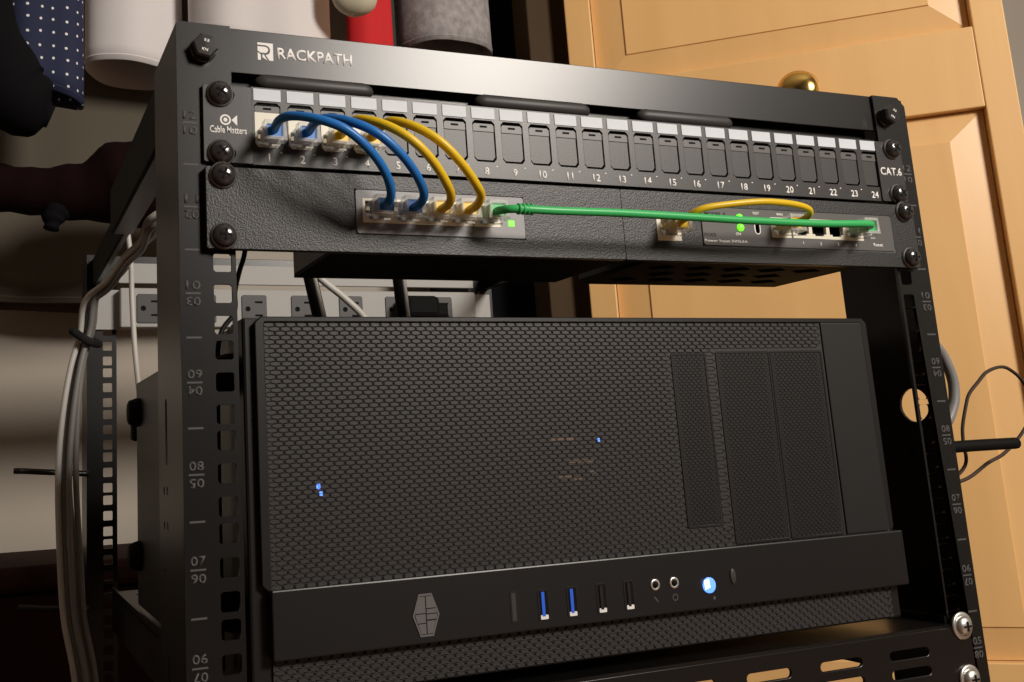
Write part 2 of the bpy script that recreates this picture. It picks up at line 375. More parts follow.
# ================================================================ PATCH PANEL
pp = thing('patch_bay', (241.3, -1, -43), 'black 24-port patch panel with white label strips in the top rack unit', 'patch panel')
PX0, PITCH = 34.3, 18.27
box('rear_body', 26, 460, 12, 40, -46, -1.5, 'deep_black', pp)
for x0, x1, hx in ((0, 25.6, 10.5), (460.5, 482.6, 472.1)):
    plate('ear', rect(x0, x1, -43, -1.5, .8), [slot(hx-6.2, hx+6.2, z-3.6, z+3.6) for z in (-6.35, -38.1)], -2.6, -.6, 'panel_black', pp, bev=.25)
holes = []
def port_hole(x): return [(x-7.2, -31.5), (x-5.4, -33.6), (x+5.4, -33.6), (x+7.2, -31.5), (x+7.2, -10.6), (x+5.4, -8.7), (x-5.4, -8.7), (x-7.2, -10.6)]
face = plate('port_frame', rect(25.7, 460.4, -43, -.6), [port_hole(PX0+i*PITCH) for i in range(24)], -1.6, .8, 'panel_black', pp, bev=.3)
sh_me = plate_me('keystone_shutter', [(-6.6, -21.0), (-5, -22.9), (5, -22.9), (6.6, -21.0), (6.6, -5.2), (-6.6, -5.2)], [], 1.2, 'xz', .3); sh_me.materials.append(MAT['shutter_black'])
flap_me = plate_me('shutter_flap', [(-6.6, -6.0), (6.6, -6.0), (6.6, -2.6), (5.6, -1.5), (-5.6, -1.5), (-6.6, -2.6)], [], 1.6, 'xz', .3); flap_me.materials.append(MAT['flap_grey'])
tab_me = box_me('shutter_tab', -2.2, 2.2, -.15, .15, -.5, .5)[0]; tab_me.materials.append(MAT['deep_black'])
lab_me = box_me('label_strip', -7.5, 7.5, -.25, .25, -3.3, 3.3, .12, 1)[0]; lab_me.materials.append(MAT['label_white'])
jack_me = plate_me('keystone_jack', [(-6.8, -24), (6.8, -24), (6.8, -5), (-6.8, -5)], [[(-5.9, -23), (5.9, -23), (5.9, -14.5), (3, -14.5), (3, -12.6), (-3, -12.6), (-3, -14.5), (-5.9, -14.5)]], 3, 'xz', .3); jack_me.materials.append(MAT['cream_plastic'])
cap_me = plate_me('jack_cap', rect(-6.8, 6.8, -5, -1.4, .8), [], 1.6, 'xz', .3); cap_me.materials.append(MAT['flap_grey'])
back_me = box_me('port_back', -7.4, 7.4, -.4, .4, -12.8, 12.8)[0]; back_me.materials.append(MAT['deep_black'])
for i in range(24):
    x = PX0+i*PITCH
    link('label_strip', lab_me, None, face, (x, -1.75, -4.7))
    link('port_back', back_me, None, face, (x, 9 if i < 4 else 2.4, -21))
    text('port_number', str(i+1), x+.2, -1.62, -39.0, 'white_print', face, height=4.6)
    if i < 4:
        j = link('keystone_jack', jack_me, None, pp, (x, .4, -9.2)); j['label'] = 'cream keystone jack'
        link('jack_cap', cap_me, None, j, (x, -.3, -9.2)); link('shutter_tab', tab_me, None, j, (x, -1.15, -12))
    else:
        s = link('keystone_shutter', sh_me, None, pp, (x, -.2, -9.2)); link('shutter_flap', flap_me, None, s, (x, -.4, -9.2)); link('shutter_tab', tab_me, None, s, (x, -1.35, -12.4))
for i in range(24): box('divider_nick', PX0+i*PITCH+6.4, PX0+i*PITCH+7.4, -1.72, -1.5, -36.2, -35.6, 'white_print', face)
text('lettering', 'Cable Matters', 12.8, -2.62, -25.6, 'white_print', pp, width=19.5, height=3.9)
link('logo_mark', plate_me('logo_mark', circ(0, 0, 2.9, 24), [circ(0, 0, 2.0, 20)], .14, 'xz'), 'white_print', pp, (11.4, -2.66, -20.2))
link('logo_mark', plate_me('logo_mark', circ(0, 0, 1.1, 16), [], .14, 'xz'), 'white_print', pp, (11.4, -2.66, -20.2))
link('logo_mark', plate_me('logo_mark', [(0, 0), (3, 2.9), (3, -2.9)], [], .14, 'xz'), 'white_print', pp, (14.6, -2.66, -20.2))
text('lettering', 'CAT.6', 471.0, -2.62, -22.2, 'white_print', pp, width=19, height=5.6)
for x in (8.73, 473.9):
    screw(x, -6.35, -2.6, pp, .6); screw(x, -38.1, -2.6, pp, .9)

# ================================================================ SWITCH MOUNT PANEL (two crinkle-finished halves)
mp = thing('rack_mount_panel', (241.3, -1, -89), 'black crinkle-finish rack panel in two halves holding two small switches', 'rack panel')
zt, zb = -46.4, -88.8
SW1 = (79.6, 182.5, -79.4, -54.2); SW2 = (305, 461.4, -79.2, -54.0)
lp = plate('left_half', rect(0.2, 248.4, zb, zt, .6), [rect(*SW1)], -5, -.8, 'crinkle_black', mp, bev=.4)
rp = plate('right_half', rect(248.9, 482.4, zb, zt, .6), [rect(*SW2), rect(272, 290, -77, -60)], -5, -.8, 'crinkle_black', mp, bev=.4)
box('tray', 68, 247, -.8, 72, zb, zb+2.4, 'deep_black', lp); box('tray_side', 68, 70.5, -.8, 72, zb+2.4, zt, 'rack_black', lp); box('tray_side', 244.5, 247, -.8, 72, zb+2.4, zt, 'rack_black', lp)
# right tray floor with rows of diamond vents
hol = []
for r_ in range(3):
    for c_ in range(6):
        cx_ = 288+c_*29+(14.5 if r_ % 2 else 0); cy_ = 16+r_*20
        if cx_+13 < 430: hol.append([(cx_-12.5, cy_), (cx_, cy_-8), (cx_+12.5, cy_), (cx_, cy_+8)])
plate('vented_tray', rect(268, 433, -.8, 76), hol, zb, zb+3, 'deep_black', rp, plane='xy'); box('tray_side', 268, 270.5, -.8, 76, zb+3, zt, 'rack_black', rp); box('tray_side', 430.5, 433, -.8, 76, zb+3, zt, 'rack_black', rp)
k = plate('keystone_jack', rect(272.6, 289.4, -76.4, -60.6), [rect(275.2, 287.2, -73.4, -63)], -5.4, -2.6, 'cream_plastic', mp, bev=.3); box('jack_back', 272, 290, 8, 9, -77, -60, 'deep_black', k)
for x in (8.73, 473.9): screw(x, -50.9, -5, mp, .35); screw(x, -82.5, -5, mp, .1)

# ---- five-port switch in the left half
def rj_block(name, parent, xs, z0, z1, w, y0, m, slots=True):
    outer = rect(xs[0]-w/2-1.3, xs[-1]+w/2+1.3, z0-1.6, z1+1.0)
    hs = [[(x-w/2, z0+1.2), (x-w/2+2.2, z0+1.2), (x-w/2+2.2, z0), (x+w/2-2.2, z0), (x+w/2-2.2, z0+1.2), (x+w/2, z0+1.2), (x+w/2, z1), (x-w/2, z1)] for x in xs]
    b = plate(name, outer, hs, y0, y0+2.4, m, parent, bev=.2)
    box('port_back', xs[0]-w/2-1, xs[-1]+w/2+1, y0+11, y0+12, z0-1, z1+1, 'deep_black', b)
    for x in xs:
        for q in range(8): pass
    return b
s1 = thing('network_switch', (131, 30, -80), 'small grey five-port switch filled with blue, yellow and green cables', 'network switch')
X1 = [92.0, 108.3, 124.7, 141.0, 158.0]
def frame_holes(xs, z0, z1, w): return rect(xs[0]-w/2-1.3, xs[-1]+w/2+1.3, z0-1.6, z1+1.0)
plate('faceplate', rect(SW1[0]+.8, SW1[1]-.8, SW1[2]+.8, SW1[3]-.8, .8), [frame_holes(X1[:4], -71.0, -60.6, 13.4), frame_holes(X1[4:], -71.0, -60.6, 13.4), rect(171, 175.4, -72.2, -68.2)], -5.6, -4.2, 'switch_grey', s1, bev=.3)
rj_block('port_block', s1, X1[:4], -71.0, -60.6, 13.4, -5.9, 'cream_plastic'); rj_block('port_block', s1, X1[4:], -71.0, -60.6, 13.4, -5.9, 'cream_plastic')
o = box('power_light', 171.2, 175.2, -5.8, -3.8, -72, -68.4, 'led_green', s1, bev=.3); o['label'] = 'lit green square indicator'
box('body', SW1[0]+1.5, SW1[1]-1.5, 8, 66, -79, -55, 'case_black', s1, bev=1)
# ---- gateway in the right half
s2 = thing('network_switch', (383, 30, -80), 'dark grey five-port switch with round green light on the right', 'network switch')
X2 = [366.5, 383.2, 397.6, 412.0, 427.0]
plate('faceplate', rect(SW2[0]+.8, SW2[1]-.8, SW2[2]+.8, SW2[3]-.8, 1), [frame_holes(X2[:1], -70.5, -60.4, 12.6), frame_holes(X2[1:], -70.5, -60.4, 12.2), slot(346, 349.6, -70.4, -60)], -5.6, -4.2, 'gateway_grey', s2, bev=.3)
rj_block('port_block', s2, X2[:1], -70.5, -60.4, 12.6, -5.9, 'cream_plastic'); rj_block('port_block', s2, X2[1:], -70.5, -60.4, 12.2, -5.9, 'cream_plastic')
box('body', SW2[0]+1.5, 429, 8, 66, -79, -55, 'case_black', s2, bev=1)
plate('reset_slot', slot(345.4, 350.2, -70.8, -59.6), [slot(346.2, 349.6, -70.2, -60.2)], -5.75, -5.5, 'white_print', s2)
for z in (-60.6, -66.8):
    o = link('power_light', lathe_me('power_light', [(2.5, 0), (2.4, 1.0), (1.5, 1.7), (.05, 1.9)], 18), 'led_green', s2, (334.4, -5.4, z)); o['label'] = 'lit round green indicator'
text('lettering', 'POE5', 311.0, -5.62, -72.0, 'dim_print', s2, width=9, height=2.1); text('lettering', 'Power Input 5V/0.6A', 322.5, -5.62, -76.0, 'white_print', s2, width=33, height=2.3)
text('lettering', 'ON', 332.2, -5.62, -71.0, 'white_print', s2, height=1.9); text('lettering', 'RESET', 347.8, -5.62, -57.2, 'white_print', s2, width=5, height=1.7)
text('lettering', 'WAN', 366.5, -5.62, -57.2, 'white_print', s2, width=5.2, height=1.8); text('lettering', 'Reset', 446.5, -5.62, -74.6, 'white_print', s2, width=8, height=2.2)
for i, x in enumerate(X2[1:]): text('lettering', str(i+1), x+.2, -5.62, -75.3, 'white_print', s2, height=2.0)
text('lettering', 'MODEL 5', 316, -5.62, -58.8, 'dim_print', s2, width=16, height=2.4)
box('pin_hole', 445.4, 446.4, -5.7, -5.5, -67.6, -66.6, 'deep_black', s2)

# ================================================================ PATCH CABLES with clear plugs
plug_me = join_me('plug', [(box_me('b', -5.8, 5.8, -10, 5, -4, 4, .6)[0], (0, -2.5, 0)), (plate_me('hood', [(-6.2, -5), (6.2, -5), (5.2, 5), (-5.2, 5)], [rect(-4.4, 4.4, -3.6, 3.6)], 7, 'xz', .3), (0, -12.5, 0))]); plug_me.materials.append(MAT['clear_plastic'])
lat_me = mesh('latch', [(-2.4, 2, -4.1), (2.4, 2, -4.1), (2.0, -15, -7.6), (-2.0, -15, -7.6), (-2.4, 2, -5.1), (2.4, 2, -5.1), (2.0, -15, -8.6), (-2.0, -15, -8.6)], [(0, 1, 2, 3), (7, 6, 5, 4), (0, 4, 5, 1), (1, 5, 6, 2), (2, 6, 7, 3), (3, 7, 4, 0)]); lat_me.materials.append(MAT['clear_plastic'])
pin_me = box_me('contact_strip', -4.4, 4.4, -.5, .5, -1.2, 1.2)[0]; pin_me.materials.append(MAT['gold_pin'])
def cable(label, group, m, pts, r, ends, sheath=(5.6, 3.6, 15)):
    c = thing('patch_cable', ends[0], label, 'cable', group)
    tube('cord', pts, r, m, c, n=12, seg=8)
    for (x, y, z) in ends:
        p = link('plug', plug_me, None, c, (x, y, z)); p['label'] = 'clear plastic plug'
        link('latch', lat_me, None, p, (x, y, z)); link('contact_strip', pin_me, None, p, (x, y+3.4, z+2.2))
        sw, shh, ln = sheath
        me = mesh('wire_sheath', [(-sw*.72, -1, -2), (sw*.72, -1, -2), (sw*.72, -1, 2), (-sw*.72, -1, 2), (-4.2, -14.5, -3.4), (4.2, -14.5, -3.4), (4.2, -14.5, 3.4), (-4.2, -14.5, 3.4)], [(3, 2, 1, 0), (4, 5, 6, 7), (0, 1, 5, 4), (1, 2, 6, 5), (2, 3, 7, 6), (3, 0, 4, 7)])
        link('wire_sheath', me, m, p, (x, y, z))
    return c
ZP, ZS = -28.2, -66.0
R_ = 2.35
b1 = [(34.3, -11, -28), (33.6, -26.0, -26.8), (37.2, -36.0, -27.7), (47.3, -46.0, -32.0), (59.7, -50.0, -37.5), (72.0, -48.0, -45.7), (82.4, -42.0, -54.6), (88.9, -34.0, -62.5), (90.6, -26.0, -66.5), (91.5, -12.0, -66.5)]
b2 = [(52.6, -11, -28), (52.9, -26.0, -26.3), (57.1, -36.0, -27.3), (66.6, -46.0, -32.6), (77.9, -50.0, -39.3), (90.0, -48.0, -48.2), (100.3, -42.0, -56.8), (107.2, -34.0, -63.7), (107.9, -26.0, -67.0), (108.2, -12.0, -66.6)]
y1 = [(70.8, -11, -28), (71.4, -26.0, -26.0), (74.3, -36.0, -26.5), (84.2, -46.0, -32.8), (95.1, -50.0, -40.7), (106.3, -48.0, -49.8), (116.3, -42.0, -59.1), (122.6, -34.0, -64.1), (124.2, -26.0, -66.8), (124.6, -12.0, -66.6)]
y2 = [(89.1, -11, -28), (89.2, -26.0, -25.7), (91.9, -36.0, -26.2), (100.6, -46.0, -32.7), (111.5, -50.0, -41.1), (123.0, -48.0, -50.9), (133.4, -42.0, -59.3), (140.1, -34.0, -63.2), (141.0, -26.0, -66.6), (141.0, -12.0, -66.6)]
G = 'patch cables looping from the patch panel to the grey switch'
cable('blue patch cable from panel port 1, leftmost of the looping cables', G, 'blue_cord', b1, R_, [(34.3, 0, ZP), (X1[0], -4.6, ZS)])
cable('blue patch cable from panel port 2, between a blue and a yellow one', G, 'blue_cord', b2, R_, [(52.57, 0, ZP), (X1[1], -4.6, ZS)])
cable('yellow patch cable from panel port 3, next to a blue cable', G, 'yellow_cord', y1, R_, [(70.84, 0, ZP), (X1[2], -4.6, ZS)])
cable('yellow patch cable from panel port 4, rightmost of the four looping cables', G, 'yellow_cord', y2, R_, [(89.11, 0, ZP), (X1[3], -4.6, ZS)])
gr = [(158.0, -15, -66.4), (157.6, -24.0, -67.6), (163.5, -30.0, -68.2), (188.8, -32.0, -68.8), (227.6, -32.0, -68.4), (275.2, -32.0, -68.8), (318.3, -32.0, -69.3), (371.6, -32.0, -69.2), (400, -31.5, -68.1), (415, -28.5, -66.9), (422, -23.0, -66.6), (425.5, -14.0, -66.0)]
gc = cable('green patch cable stretched straight between the two small switches', None, 'green_cord', gr, R_, [(X1[4], -4.6, ZS), (X2[4], -4.6, -65.6)])
for q in range(4): link('strain_ring', lathe_me('strain_ring', [(2.4, 0), (3.1, .3), (3.1, 1.3), (2.4, 1.6)], 14), 'green_cord', gc, (163.5+q*2.6, -30.2, -68.25), (0, 0, math.pi/2))
ye = [(281.0, -13, -68.6), (279, -23.0, -67.5), (279.5, -29.0, -65.9), (285.5, -34.0, -63.4), (303.2, -38.0, -61.2), (323.6, -40.0, -59.6), (345.7, -38.0, -59.5), (360.9, -34.5, -60.8), (367.2, -29.0, -63.0), (367.4, -22.0, -64.8), (366.6, -12.0, -65.6)]
cable('short yellow patch cable arching above the green one on the right half', None, 'yellow_cord', ye, 2.0, [(281.2, -3, -68.2), (X2[0], -4.6, -65.6)])

# ================================================================ COMPUTER on its side
pc = thing('desktop_computer', (228, 200, -309), 'black desktop computer lying on its side with a mesh front', 'computer')
CX0, CX1, CZ0, CZ1, CD = 19.0, 430.5, -309.0, -124.0, 394
box('case_body', CX0, CX1, 6, CD, CZ0, CZ1, 'case_black', pc, bev=1.2)
box('front_bezel', CX0-.5, CX1+1.5, 2.4, 30, CZ0-.4, CZ1+1.2, 'case_black', pc, bev=1.5)
MX0, MX1, MZ0, MZ1 = 29.0, 426.0, -256.5, -125.8
plate('bezel_edge', rect(24.5, 430.5, -257.2, -123.4, 3), [rect(MX0-.6, MX1+.6, MZ0-.6, MZ1+.6, 1)], -1.6, 3, 'case_black', pc, bev=.5)
box('dust_filter', MX0-.5, MX1+.5, -.3, 2.4, MZ0-.5, MZ1+.5, 'filter_grey', pc)
bays = [(276.4, 301.5, -245, -144.2), (309.0, 349.8, -256.2, -143.4), (350.4, 391.4, -256.2, -143.4)]
def hexgrid(name, x0, x1, z0, z1, px, pz, wall, y0, y1, skip=()):
    """sheet of elongated staggered hexagonal holes: front rims and hole walls, one mesh"""
    V, F = [], []
    rows = int((z1-z0)/pz)+1; cols = int((x1-x0)/px)+1
    hz = pz*.66; cut = px*.17
    for j in range(rows):
        zc = z1-pz*(j+.5)
        for i in range(-1, cols+1):
            xc = x0+px*(i+.5)+(px/2 if j % 2 else 0)
            if xc-px*.4 < x0 or xc+px*.4 > x1 or zc-pz*.5 < z0-1: continue
            if any(a-2.6 < xc < b+2.6 and c-1.5 < zc < d+1.5 for a, b, c, d in skip): continue
            a = px/2+cut
            out = [(-a+2*cut, hz), (a-2*cut, hz), (a, 0), (a-2*cut, -hz), (-a+2*cut, -hz), (-a, 0)]
            ins = [(x*(1-wall/a*1.0), z*(1-wall*.78/hz)) for x, z in out]
            n = len(V)
            V += [(xc+x, y0+.25, zc+z) for x, z in out]+[(xc+x, y0, zc+z) for x, z in ins]+[(xc+x, y1, zc+z) for x, z in ins]
            for k in range(6):
                l = (k+1) % 6
                F += [(n+k, n+6+k, n+6+l, n+l), (n+6+k, n+12+k, n+12+l, n+6+l)]
    return V, F
def grid_obj(name, m, parent, *a, **k):
    V, F = hexgrid(name, *a, **k); o = link(name, mesh(name, V, F), m, parent); o['kind'] = 'stuff'; return o
grid_obj('mesh_grille', 'mesh_black', pc, MX0, MX1, MZ0, MZ1, 5.8, 2.22, 0.5, -.62, -.3, skip=bays+[(393, 430, -257, -126)])
for (a, b, c, d), nm in zip(bays, ('narrow_bay_cover', 'drive_bay_cover', 'drive_bay_cover')):
    o = plate(nm, rect(a, b, c, d, .8), [rect(a+1.0, b-1.0, c+1.0, d-1.0)], -.8, 1.0, 'mesh_black', pc, bev=.2)
    f = box('bay_filter', a+1, b-1, -.45, .1, c+1, d-1, 'bay_grey', o)
    V, F = hexgrid('bay_mesh', a+1.2, b-1.2, c+1.2, d-1.2, 3.4, 1.6, .34, -.62, -.45); g = link('bay_mesh', mesh('bay_mesh', V, F), 'mesh_black', o); g['kind'] = 'stuff'
box('bezel_shoulder', 393, 430.0, -1.5, 2.6, -257, -125.5, 'bay_grey', pc, bev=1.0)
# control strip
st = box('control_strip', 27.5, 433.5, -5.2, 8, -289.2, -256.6, 'case_black', pc, bev=.8)
YS = -5.25
def on_strip(name, L, x, z, m, y=YS, th=.3, parent=pc, holes=(), bev=0): return link(name, plate_me(name, L, holes, th, 'xz', bev), m, parent, (x, y, z))
hexa = [(-3.6, 10.4), (3.6, 10.4), (7.4, 0), (3.6, -10.4), (-3.6, -10.4), (-7.4, 0)]
em = on_strip('emblem', hexa, 107.4, -275.4, 'case_black', th=.5)
on_strip('emblem_ring', hexa, 107.4, -275.4, 'emblem_grey', parent=em, th=.9, holes=[[(x*.87, z*.90) for x, z in hexa]])
for L in ([(-3.2, 9.0), (-.3, 9.0), (-.3, 1.0), (-6.0, 1.0)], [(.3, 9.0), (3.2, 9.0), (5.3, 3.3), (.3, 3.3)], [(.3, 2.8), (5.4, 2.8), (6.1, .7), (.3, .7)], [(-6.1, .5), (-.3, .5), (-.3, -3.7), (-4.9, -3.7)], [(-4.7, -4.2), (-.3, -4.2), (-.3, -9.0), (-3.1, -9.0)], [(.3, .2), (6.2, .2), (5.5, -2.2), (.3, -2.2)], [(.3, -2.9), (5.2, -2.9), (3.2, -9.0), (.3, -9.0)]):
    on_strip('emblem_bar', L, 107.4, -275.4, 'emblem_grey', parent=em, th=.9)
on_strip('card_slot', rect(-2.2, 2.2, -8, 8, .5), 157.8, -276.3, 'usb_black', th=.4, holes=[rect(-1.2, 1.2, -7, 7)]); on_strip('card_slot_cover', rect(-1.3, 1.3, -7.1, 7.1), 157.8, -276.3, 'shutter_black', th=.2)
for x, m in ((175.4, 'usb_blue'), (193, 'usb_blue'), (211.6, 'usb_black'), (229.2, 'usb_black')):
    p = on_strip('usb_port', rect(-3.4, 3.4, -7.9, 7.9, .4), x, -276.9, 'usb_black', th=.5, holes=[rect(-2.6, 2.6, -7.1, 7.1)])
    on_strip('port_well', rect(-2.6, 2.6, -7.1, 7.1), x, -276.9, 'deep_black', parent=p, th=.2)
    on_strip('contact_tongue', rect(-.9, .9, -6.0, 6.4), x-.4, -276.7, m, parent=p, y=YS-.35, th=.5)
    on_strip('shell_lip', rect(-2.3, 2.3, -1.1, 1.1, .3), x-.1, -283.1, 'usb_lip', parent=p, y=YS-.3, th=.5)
for x, t in ((246.5, 'slash'), (259.2, 'ring')):
    j = link('audio_jack', lathe_me('audio_jack', [(3.2, 0), (3.2, .5), (2.6, .8), (2.0, .6)], 22), 'bright_steel', pc, (x, -5.1, -273)); link('jack_hole', lathe_me('jack_hole', [(1.8, 0), (1.8, .75), (.05, .78)], 18), 'deep_black', j, (x, -5.2, -273))
    if t == 'slash': on_strip('icon_mark', [(-1.5, 1.2), (-1, 1.6), (1.5, -1.2), (1, -1.6)], x, -280.8, 'dim_print', th=.2)
    else: on_strip('icon_mark', circ(0, 0, 1.9, 16), x, -280.8, 'dim_print', th=.2, holes=[circ(0, 0, 1.4, 16)])
pb = link('power_button', lathe_me('power_button', [(4.3, 0), (4.3, .7), (3.8, 1.1), (.05, 1.3)], 28), 'led_blue', pc, (282.8, -5.1, -276.4)); pb['label'] = 'round power button glowing blue'
link('power_glow', plate_me('power_glow', [(-3.2, 2.6), (-.3, 3.4), (.4, -1.2), (-2.9, -2.2)], [], .3, 'xz', .05), 'led_white', pb, (282.2, -6.4, -276.2))
on_strip('icon_mark', circ(0, 0, 1.0, 12), 285.7, -283.6, 'dim_print', th=.2)
link('reset_button', lathe_me('reset_button', [(3.4, 0), (3.4, .5), (2.8, .8), (.05, .8)], 20), 'shutter_black', pc, (300, -5.1, -273)).scale = (.6, 1, 1.3)
# lower mesh below the strip
box('lower_filter', 29, 424, 1.0, 2.4, -308, -290, 'filter_grey', pc); grid_obj('lower_mesh', 'mesh_black', pc, 29.5, 424, -307.5, -290, 5.8, 2.22, .5, .6, 1.0)
# lights glimmering behind the filter and feet on the case bottom
for x, z, m, s in ((54.8, -209, 'led_blue', 1.0), (56, -212.6, 'led_blue', .8), (221.6, -192.5, 'led_blue', .7)):
    box('drive_light', x-s, x+s, -.5, -.2, z-s*1.3, z+s*1.3, m, pc)
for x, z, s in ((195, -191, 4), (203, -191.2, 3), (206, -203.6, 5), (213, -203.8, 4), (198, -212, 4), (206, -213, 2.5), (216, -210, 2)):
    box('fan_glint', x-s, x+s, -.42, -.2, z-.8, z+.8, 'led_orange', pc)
for y in (40, 385):
    for z in (-150, -268):
        link('case_foot', lathe_me('case_foot', [(12, 0), (12, 3), (10, 9), (8, 10)], 20), 'deep_black', pc, (19.2, y-8, z), (0, 0, -math.pi/2))

# ================================================================ VENTED SHELF under the computer
sh = thing('rack_shelf', (241, 200, -352), 'black slotted steel rack shelf carrying the computer', 'shelf')
fr = plate('front_lip', rect(2, 480.6, -400, -318.6, 1), [slot(x-16.5, x+16.5, z-3.1, z+3.1) for x in (50, 104, 158, 212, 266, 320, 374, 428) for z in (-330, -341, -352, -363, -374, -385)], -3.2, -1.2, 'rack_black', sh, bev=.4)
plate('deck', rect(16.5, 466, -3, 560), [slot(x-16.5, x+16.5, y-3.4, y+3.4) for x in (50, 104, 158, 212, 266, 320, 374, 428) for y in range(60, 540, 22)], -318.4, -316.4, 'rack_black', sh, plane='xy')
for x in (16.5, 464): box('side_flange', x, x+2, 0, 560, -352, -312, 'rack_black', sh)
def big_screw(x, z):
    s = link('rack_screw', lathe_me('rack_screw', [(5.8, 0), (5.8, 2.6), (4.6, 4.0), (2, 4.6), (.05, 4.7)], 24), 'bright_steel', sh, (x, -3.2, z)); link('washer', lathe_me('washer', [(8.4, 0), (8.4, 1), (7.6, 1.4), (5, 1.5)], 28), 'bright_steel', s, (x, -3.1, z)); link('cross_recess', cross_me, None, s, (x, -2.7, z))
for x in (8.73, 473.9):
    for z in (-318.0, -349.5): big_screw(x, z)

# ================================================================ REAR: POWER STRIP, BAR, CABLES
pd = thing('power_strip', (241, 600, -48), 'light grey rack power strip with a row of dark outlets', 'power strip')
box('housing', 29, 453, 585, 603, -49, -6, 'power_grey', pd, bev=1.5); box('mounting_flange', 1, 481, 601, 603.6, -49, -6, 'power_grey', pd)
for i in range(7):
    x = 60.5+i*57.6
    o = plate('outlet', rect(x-14, x+14, -44, -13, 1.5), [circ(x-7.5, -28.5, 3), rect(x+.5, x+9.5, -22.2, -19.6), rect(x+.5, x+9.5, -37.2, -34.6)], 583.6, 586, 'outlet_grey', pd, bev=.3)
    box('outlet_back', x-13, x+13, 584.9, 585.4, -43, -14, 'deep_black', o)
pl = thing('power_plug', (365, 570, -40), 'black angled power plug pushed into the light grey power strip', 'plug')
me = join_me('plug_body', [(box_me('a', -22, 22, -16, 16, -13, 13, 6)[0], (0, 0, 0)), (box_me('b', -9, 9, -14, 14, -9, 9, 4)[0], (24, 0, -4))]); link('plug_body', me, 'deep_black', pl, (368, 566, -29)); tube('cord', [(392, 566, -36), (410, 560, -60), (420, 560, -120), (420, 560, -230)], 4, 'black_cord', pl)
bar = box('blank_panel', 28, 454, 590, 594, 0, 22, 'power_grey', bev=.6); tag(bar, 'light grey flat metal bar above the power strip', 'bar')
for (x, z0, x1_), lab in (((128, -18, 149), 'black upright rod with a modelled pale highlight behind the computer, left one'), ((209, -18, 216), 'black upright rod with a modelled pale highlight behind the computer, right one')):
    a = thing('upright_rod', (x1_, 250, -123.4), lab, 'rod', 'black rods behind the computer')
    tube('rod', [(x, 250, z0), (x1_, 250, -123.2)], 5.6, 'deep_black', a, straight=True)
    tube('highlight_stripe', [(x+1.6, 244.6, z0), (x1_+1.6, 244.6, -123)], 1.7, 'white_cord', a, straight=True)  # highlight along the rod, modelled as a pale strip
def wire(label, m, pts, r, name='cable', group=None, cat='cable', n=8):
    o = tube(name, pts, r, m, None, n=n); return tag(o, label, cat, group)
wire('thin pale cable slanting behind the computer between two black rods', 'white_cord', [(165, 350, -26), (181, 350, -40), (200, 350, -55), (218, 350, -73), (232, 350, -100), (236, 350, -124)], 3.2)
wire('thin black cable hanging beside the left post above the computer', 'black_cord', [(31.5, 40, -60), (30.5, 40, -80), (27, 40, -92), (24.3, 40, -103), (23.5, 40, -115), (15, 42, -131), (14, 44, -180), (14, 46, -300)], 1.4)
GB = 'grey cables bundled at the left rear post'
base = [(70, 330, 34), (48, 336, 24), (25, 350, 12), (24.4, 400, 4), (17.2, 450, 0), (6.9, 500, -14), (-12.3, 530, -30), (-16.3, 540, -62), (-25.8, 540, -98), (-33.2, 540, -147), (-36.7, 540, -205), (-34.5, 540, -280), (-30.5, 540, -336), (-20.3, 540, -393), (-14, 545, -480)]
offs = [(0, 0, 0, 0), (6, 4, 4, 5), (10, -5, 6, 11), (3, 8, -5, 16), (13, 2, 8, 21)]
labs = ['outermost grey cable of the bundle at the left rear post', 'second grey cable from the outside in the left bundle', 'middle grey cable in the bundle at the left rear post', 'fourth grey cable from the outside in the left bundle', 'innermost grey cable of the bundle beside the left rear post']
for (dx, dy, dz, fan), lab in zip(offs, labs):
    P_ = []
    for i, (x, y, z) in enumerate(base):
        t = max(0, min(1, (i-8)/3)); P_.append((x+dx*(1-t)+fan*t*.9, y+dy, z+dz*(1-t)))
    wire(lab, 'grey_cord' if fan else 'white_cord', P_, 3.0, group=GB)
ring = [(-24, 530, -60), (-10, 528, -70), (2, 540, -72), (-4, 555, -66), (-20, 552, -58), (-24, 530, -60)]
o = tube('cable_tie', ring, 4.2, 'velcro', None); tag(o, 'black hook-and-loop strap around the grey cable bundle', 'strap')
wc = thing('power_lead', (31, 460, -160), 'pale thin lead hanging down to a black plug at the left', 'cable'); tube('cord', [(24, 480, 28), (26.6, 480, 1), (27.3, 480, -36), (28.4, 470, -86), (31, 460, -130), (32, 460, -140)], 2.6, 'white_cord', wc); box('plug_body', 23, 41, 452, 468, -172, -138, 'deep_black', wc, bev=3)
def hook(label, P, r, m='rack_black'):
    o = tube('cable_hook', P, r, m, None); tag(o, label, 'hook', 'black cable hooks on the posts'); return o
hook('black cable hook sticking out left of the rear post at mid height', [(-2, 603, -200.5), (-40, 600, -197), (-66, 600, -194.5), (-70, 600, -194.2), (-76, 601, -194)], 3.0)
hook('black cable hook low on the left rear post, in the dark', [(-2, 603, -335), (-40, 600, -332), (-62, 600, -329), (-66, 600, -328.6), (-70, 601, -328)], 3.0)
hook('thick black cable hook sticking out right of the rack', [(494, 30, -209.5), (520, 40, -209.5), (560, 40, -209), (606, 40, -209)], 4.2, 'deep_black')
wire('grey cable curving out behind the right post', 'grey_cord', [(512, 50, -122), (540, 56, -122), (566, 60, -136), (574, 60, -150), (577, 60, -165), (572, 60, -182), (557, 62, -196), (520, 75, -203), (500, 90, -207)], 4.0)
